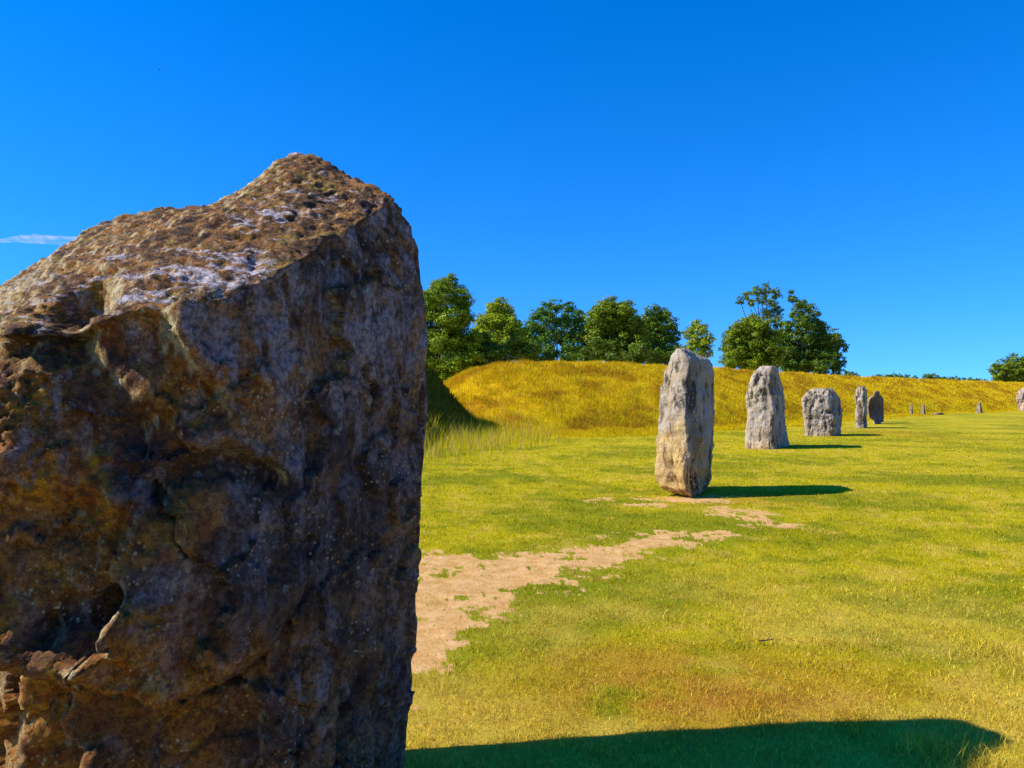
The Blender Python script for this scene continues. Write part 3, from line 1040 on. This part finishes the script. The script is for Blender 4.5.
def leaves_for(lobes, col, leaf, dens, seed, airy=1.0):
    g_ = np.random.default_rng(seed)
    V, C_ = [], []
    for (c, r_) in lobes:
        # break every lobe into sprays so that the outline is uneven and gaps show
        ns = max(10, int(34 * airy))
        sd_ = g_.normal(size=(ns, 3))
        sd_ /= np.linalg.norm(sd_, axis=1)[:, None]
        rad = r_ * g_.uniform(.30, 1.15, ns) ** .7
        sc = c + sd_ * rad[:, None] * np.array((1, 1, .9))
        sr = r_ * g_.uniform(.22, .42, ns)
        n = int(dens * 34.0 * r_ * r_ / (leaf * leaf))
        w = sr ** 2
        k = g_.choice(ns, n, p=w / w.sum())
        dd = g_.normal(size=(n, 3))
        dd /= np.linalg.norm(dd, axis=1)[:, None]
        u = g_.uniform(0, 1, n) ** .45
        pos = sc[k] + dd * (sr[k] * u * 1.15)[:, None] * np.array((1.15, 1.15, .75))
        out = (pos - c) / r_
        nrm = out * .7 + dd * .5 + g_.normal(size=(n, 3)) * .55 + np.array((0, 0, .35))
        nrm /= np.linalg.norm(nrm, axis=1)[:, None]
        ref = g_.normal(size=(n, 3))
        t1 = np.cross(nrm, ref)
        t1 /= np.linalg.norm(t1, axis=1)[:, None] + 1e-9
        t2 = np.cross(nrm, t1)
        s_ = leaf * g_.uniform(.6, 1.25, n)[:, None] / 2
        q = np.stack([pos - t1 * s_ * 1.3, pos - t2 * s_ * .8, pos + t1 * s_ * 1.3, pos + t2 * s_ * .8], 1)
        V.append(q.reshape(-1, 3))
        spray = g_.uniform(.75, 1.3, ns)[k]
        cc_ = 1.18 * np.asarray(col)[None] * (spray * g_.uniform(.75, 1.3, n))[:, None]
        cc_[:, 0] *= g_.uniform(.8, 1.3, n)
        C_.append(np.repeat(cc_, 4, 0))
    return np.concatenate(V), np.concatenate(C_)


def tube(bm, p0, p1, r0, r1, n=7, bend=0.0, g_=None, steps=4):
    p0, p1 = Vector(p0), Vector(p1)
    d = (p1 - p0).normalized()
    a_ = d.orthogonal().normalized()
    b_ = d.cross(a_)
    off = Vector(g_.normal(size=3)) * bend if g_ is not None else Vector((0, 0, 0))
    prev = None
    for s_ in range(steps + 1):
        t_ = s_ / steps
        c = p0.lerp(p1, t_) + off * math.sin(math.pi * t_)
        r_ = r0 + (r1 - r0) * t_
        ring = [bm.verts.new(c + (a_ * math.cos(2 * math.pi * k / n) + b_ * math.sin(2 * math.pi * k / n)) * r_) for k in range(n)]
        if prev:
            for k in range(n):
                bm.faces.new((prev[k], prev[(k + 1) % n], ring[(k + 1) % n], ring[k])).smooth = True
        prev = ring
    bm.faces.new(prev)


def tree(name, D, px0, lobes, col, label, seed, group='trees behind the bank', dens=1.0, airy=1.0, cat='tree', trunk=True, leafpx=1.6):
    g_ = np.random.default_rng(seed + 500)
    s_ = D / F
    X0 = (px0 - 512) * s_
    Z0 = float(height(np.array([X0]), np.array([D]))[0])
    base = np.array((X0, D, Z0))
    L3 = []
    xs = [l[0] for l in lobes]
    halfw = (max(xs) - min(xs)) / 2 * s_ + 1
    for (px, py, rp) in lobes:
        rp = rp * (1.25 if rp < 4.2 and D > 150 else (1.08 if rp > 6 else (1.22 if D > 80 else 1.0)))
        c = P(px, py, D)
        rr_ = rp * s_
        dy = g_.uniform(-1, 1) * halfw * .55 * (1 - .3 * abs(px - px0) * s_ / (halfw + .1))
        c2 = P(px, py, D + dy)
        L3.append((c2 - base, rr_))
        if rp > 8:   # a companion lobe at another depth fills the volume
            dy2 = -np.sign(dy) * g_.uniform(.2, .8) * halfw * .6
            c3 = P(px + g_.uniform(-3, 3), py + rp * .2, D + dy2)
            L3.append((c3 - base, rr_ * .85))
    e = bpy.data.objects.new(name, None)
    COL.objects.link(e)
    e.location = base
    tag(e, label, cat, group)
    leaf = leafpx * s_
    v, c = leaves_for(L3, col, leaf, dens, seed, airy)
    f = np.arange(len(v)).reshape(-1, 4)
    me = new_mesh('crown', v, f, c, smooth=False, mat=LEAF)
    link('crown', me, e)
    bm = bmesh.new()
    top = max(l[0][2] for l in L3)
    H = top * .55
    tr_ = max(.10, top * .022)
    fork = Vector((0, 0, H * .55))
    tube(bm, (0, 0, -.4), fork, tr_ * 1.5, tr_, 9, .05 * tr_, g_)
    for (cc_, rr_) in L3:
        midp = fork + (Vector(cc_) - fork) * .45 + Vector((0, 0, -.06 * top))
        if g_.uniform() < .35:
            tube(bm, fork, midp, tr_ * .5, tr_ * .3, 6, .1, g_)
            tube(bm, midp, Vector(cc_), tr_ * .3, tr_ * .1, 5, .1, g_)
        else:
            tube(bm, fork, Vector(cc_), tr_ * .34, tr_ * .07, 6, rr_ * .5, g_)
    me = bpy.data.meshes.new('trunk')
    bm.to_mesh(me)
    bm.free()
    me.materials.append(BARK)
    link('trunk' if trunk else 'stem', me, e)
    return e


MID = (.13, .205, .004)
YEL = (.20, .275, .004)
DRK = (.075, .135, .008)
tree('deciduous_tree', 54, 440, [(443, 285, 9), (452, 281, 7), (437, 292, 12), (456, 296, 12), (465, 303, 8), (433, 312, 15), (452, 316, 15), (466, 318, 8), (440, 338, 17), (458, 342, 15),
                                 (472, 338, 10), (432, 362, 16), (455, 362, 14), (446, 380, 12), (414, 306, 13), (412, 340, 18), (470, 356, 12), (400, 325, 14)], MID,
     'tallest dense leafy tree, just right of the big dark stone', 1)
tree('deciduous_tree', 60, 498, [(500, 302, 6), (494, 309, 8), (505, 311, 8), (486, 320, 9), (498, 322, 11), (512, 322, 8), (479, 331, 8), (490, 338, 12), (508, 338, 12), (520, 334, 8)], YEL,
     'light yellow green tree with pointed top, second behind the bank counting from the big stone', 2)
tree('dark_bush', 56, 484, [(476, 350, 13), (490, 354, 12), (462, 366, 12), (476, 368, 12), (504, 352, 12), (520, 350, 11), (532, 348, 9), (478, 338, 8), (516, 340, 8)], DRK,
     'dark bushes filling the gap under the yellow green tree', 3, group='bushes behind the bank', cat='bush', trunk=False)
tree('deciduous_tree', 66, 558, [(545, 309, 7), (556, 306, 7), (568, 308, 7), (536, 315, 7), (548, 319, 9), (562, 320, 9), (577, 317, 8), (530, 327, 8), (543, 334, 10), (560, 336, 9), (576, 332, 11),
                                 (588, 338, 10), (526, 338, 10), (590, 328, 8), (532, 345, 10), (550, 351, 9), (571, 350, 12), (588, 352, 10)], (.07, .15, .008),
     'loose dark green tree with sky gaps, between the yellow green and domed trees', 4, dens=.8)
tree('deciduous_tree', 64, 614, [(612, 306, 10), (602, 310, 10), (623, 309, 10), (594, 319, 10), (608, 321, 14), (626, 321, 13), (636, 325, 9), (598, 335, 13), (617, 338, 16), (635, 340, 13), (600, 351, 12), (622, 353, 12), (642, 353, 10)], (.125, .185, .004),
     'domed round headed olive green tree in the middle of the tree line', 5, dens=1.2)
tree('deciduous_tree', 68, 658, [(653, 311, 7), (662, 316, 8), (648, 321, 8), (671, 324, 7), (660, 330, 10), (674, 335, 7), (642, 330, 9), (648, 337, 10), (664, 344, 11), (676, 348, 6), (652, 353, 10), (668, 356, 8)], (.09, .16, .006),
     'medium tree just right of the domed tree, half dark with ragged edge', 6)
tree('dark_bush', 62, 560, [(530, 356, 9), (548, 358, 8), (568, 358, 8), (590, 355, 10), (597, 345, 8), (612, 360, 8), (634, 358, 9), (642, 346, 8), (655, 358, 9), (672, 358, 9), (680, 352, 7)], DRK,
     'low dark undergrowth along the crest beneath the middle trees', 7, group='bushes behind the bank', cat='bush', trunk=False)
tree('deciduous_tree', 74, 698, [(696, 325, 6), (703, 330, 7), (690, 334, 7), (709, 339, 6), (698, 342, 8), (688, 349, 6), (706, 351, 7), (697, 357, 7)], YEL,
     'small light green tree showing just above the nearest stone pillar', 8)
tree('deciduous_tree', 88, 753, [(753, 322, 8), (743, 327, 9), (763, 327, 9), (735, 336, 9), (751, 337, 13), (768, 338, 11), (729, 347, 8), (742, 352, 12), (760, 353, 13), (775, 351, 9), (732, 359, 9), (752, 364, 9), (771, 364, 9)], (.13, .19, .004),
     'broad bushy olive green tree above the second stone, in front of the airy tree', 9, dens=1.2)
tree('deciduous_tree', 98, 768, [(740, 300, 3.5), (748, 296, 4.5), (757, 291, 5), (766, 289, 5), (775, 293, 5), (752, 302, 4), (762, 299, 5), (772, 303, 5), (778, 310, 5), (768, 313, 6), (777, 322, 7), (780, 335, 8), (778, 352, 9)], (.09, .15, .008),
     'tall airy tree with flat open layered top, rising behind the bushy olive tree', 10, dens=.75)
tree('deciduous_tree', 95, 806, [(791, 292, 2.5), (793, 299, 4), (800, 304, 5), (808, 309, 6), (816, 314, 4), (797, 314, 7), (806, 321, 8), (790, 326, 7), (818, 326, 8), (802, 335, 10), (820, 339, 10), (833, 338, 8), (840, 347, 6),
                                 (792, 348, 9), (810, 352, 12), (828, 354, 11), (784, 338, 9), (785, 356, 10), (788, 366, 9), (839, 361, 7), (800, 364, 10), (820, 367, 9), (835, 370, 7)], DRK,
     'dark dense tree with thin leading branch, right end of the main tree group', 11)
tree('deciduous_tree', 150, 1012, [(1006, 364, 7), (1016, 361, 7), (998, 370, 7), (1010, 372, 10), (1024, 366, 9), (1000, 378, 7), (1022, 377, 10), (1036, 370, 10), (1042, 378, 9), (1034, 383, 8)], (.11, .17, .006),
     'lone rounded dark green tree beyond the bank at the right edge', 12, dens=1.0)
FAR = (.08, .14, .02)
far_b = [([(846, 376, 4), (851, 375.5, 4), (856, 377, 3)], 'tiny bluish bush just right of the main tree group'),
         ([(875, 377.5, 2.5), (880, 377, 3), ], 'very small rounded bush left of the long low thicket on the skyline'),
         ([(888, 377, 3), (894, 376.5, 3.2), (900, 377, 3), (907, 377.5, 3), (914, 378.5, 2.8)], 'long low thicket on the skyline above the far bank'),
         ([(926, 377.5, 3), (931, 376.5, 3.6), (938, 378.5, 3), (943, 379.5, 2.5)], 'small peaked bush on the skyline right of the long thicket'),
         ([(950, 379.5, 2.6), (955, 379, 2.8), (959, 380, 2.2)], 'small bush on the skyline between two low thickets'),
         ([(965, 380, 2.4), (971, 380, 2.6), (978, 380.5, 2.6), (985, 381.5, 2.2)], 'low thicket on the skyline nearest the lone rounded tree')]
for k, (lb, lab) in enumerate(far_b):
    tree('skyline_bush', 185, lb[len(lb) // 2][0], lb, FAR, lab, 30 + k, group='bushes on the far skyline', cat='bush', trunk=False, leafpx=1.6)


# ------------------------------------------------------------------ small things
def cloud():
    """thin wisp of high cloud low over the left horizon, built of soft flattened puffs"""
    D = 3200
    rows, nt = 70, 28
    v = []
    g_ = np.random.default_rng(9)
    for k in range(rows + 1):
        t_ = k / rows
        px = -70 + 175 * t_
        py = 243 - 4.5 * t_ + .6 * math.sin(t_ * 9)
        th = (.15 + 3.6 * (math.sin(math.pi * min(1, t_ * 1.0)) ** .7) * (.25 + .75 * sst(.35, .7, t_))) * (1 + .25 * g_.normal() * .4)
        c = P(px, py, D)
        s_ = D / F
        for j in range(nt):
            a_ = 2 * math.pi * j / nt
            v.append(c + np.array((0, math.cos(a_) * th * s_ * 6, math.sin(a_) * th * s_)))
    i = np.arange(rows)[:, None] * nt
    j = np.arange(nt)[None]
    f = np.stack([i + j, i + (j + 1) % nt, i + nt + (j + 1) % nt, i + nt + j], -1).reshape(-1, 4)
    v = np.array(v)
    c0 = v.mean(0)
    me = new_mesh('cloud', v - c0, f)
    t = NT('cloud')
    co = t.coord((.004, .004, .03))
    den = t.ramp(t.noise(co, 1.0, 5, .6), .35, .62)
    lw = t.n('ShaderNodeLayerWeight', {'Blend': .5}).outputs['Facing']
    fac = t.math('MULTIPLY', t.math('MULTIPLY', t.ramp(lw, .15, 1.0, 1, 0), den), .55)
    tr = t.n('ShaderNodeBsdfTransparent')
    df = t.n('ShaderNodeBsdfTranslucent', {'Color': (.9, .9, .9, 1)})
    d2 = t.n('ShaderNodeBsdfDiffuse', {'Color': (.9, .9, .9, 1)})
    m0 = t.n('ShaderNodeMixShader', {'Fac': .5, 1: df.outputs[0], 2: d2.outputs[0]})
    m1 = t.n('ShaderNodeMixShader', {'Fac': fac, 1: tr.outputs[0], 2: m0.outputs[0]})
    t.t.links.new(m1.outputs[0], t.out.inputs['Surface'])
    me.materials.append(t.m)
    o = link('cloud', me)
    o.location = c0
    tag(o, 'thin white wisp of cloud low in the sky beside the big stone', 'cloud', kind='stuff')


cloud()


def bird():
    """small dark bird high up, wings half raised"""
    bm = bmesh.new()
    # body: spindle along x
    prev = None
    for x_, r_ in ((-.16, .004), (-.11, .03), (-.03, .045), (.06, .042), (.12, .028), (.155, .026), (.18, .012), (.205, .002)):
        ring = [bm.verts.new((x_, math.cos(a_) * r_, math.sin(a_) * r_)) for a_ in np.linspace(0, 2 * math.pi, 10, endpoint=False)]
        if prev:
            for k in range(10):
                bm.faces.new((prev[k], prev[(k + 1) % 10], ring[(k + 1) % 10], ring[k])).smooth = True
        prev = ring
    for s_ in (-1, 1):   # wings
        q = [(.07, .03, .02), (.09, .20, .10), (.02, .42, .08), (-.06, .22, .09), (-.05, .03, .02)]
        up = [bm.verts.new((a_, b_ * s_, c_ + .006)) for a_, b_, c_ in q]
        dn = [bm.verts.new((a_, b_ * s_, c_ - .006)) for a_, b_, c_ in q]
        bm.faces.new(up)
        bm.faces.new(dn[::-1])
        for k in range(5):
            bm.faces.new((up[k], up[(k + 1) % 5], dn[(k + 1) % 5], dn[k]))
    tl = [bm.verts.new(q) for q in ((-.13, -.02, .004), (-.27, -.06, .004), (-.27, .06, .004), (-.13, .02, .004), (-.13, -.02, -.004), (-.27, -.06, -.004), (-.27, .06, -.004), (-.13, .02, -.004))]
    for q in ((0, 1, 2, 3), (7, 6, 5, 4), (0, 4, 5, 1), (1, 5, 6, 2), (2, 6, 7, 3), (3, 7, 4, 0)):
        bm.faces.new([tl[k] for k in q])
    bmesh.ops.recalc_face_normals(bm, faces=bm.faces)
    me = bpy.data.meshes.new('bird')
    bm.to_mesh(me)
    bm.free()
    t = NT('bird')
    t.bsdf((.03, .03, .035), .7)
    me.materials.append(t.m)
    o = link('bird', me)
    o.location = P(160, 70, 105)
    o.rotation_euler = (.2, .1, math.radians(-20))
    tag(o, 'tiny dark bird high in the blue sky above the big stone', 'bird')


bird()


def twig(px, py, L, rot, seed):
    g_ = np.random.default_rng(seed)
    x_, y_ = gp(px, py)
    bm = bmesh.new()
    a_ = Vector((-L / 2, 0, .012))
    b_ = Vector((L / 2, .01, .016))
    tube(bm, a_, b_, .006, .003, 6, .006, g_, 6)
    tube(bm, a_.lerp(b_, .6), a_.lerp(b_, .6) + Vector((.04, .04, .012)), .003, .0015, 5, .003, g_, 3)
    me = bpy.data.meshes.new('twig')
    bm.to_mesh(me)
    bm.free()
    me.materials.append(BARK)
    o = link('twig', me)
    o.location = (x_, y_, float(height(np.array([x_]), np.array([y_]))[0]) + .022)
    o.rotation_euler.z = rot
    return o


tag(twig(765, 643, .10, .1, 5), 'small dark twig lying on the dry lawn before the big shadow', 'twig')
print('built')
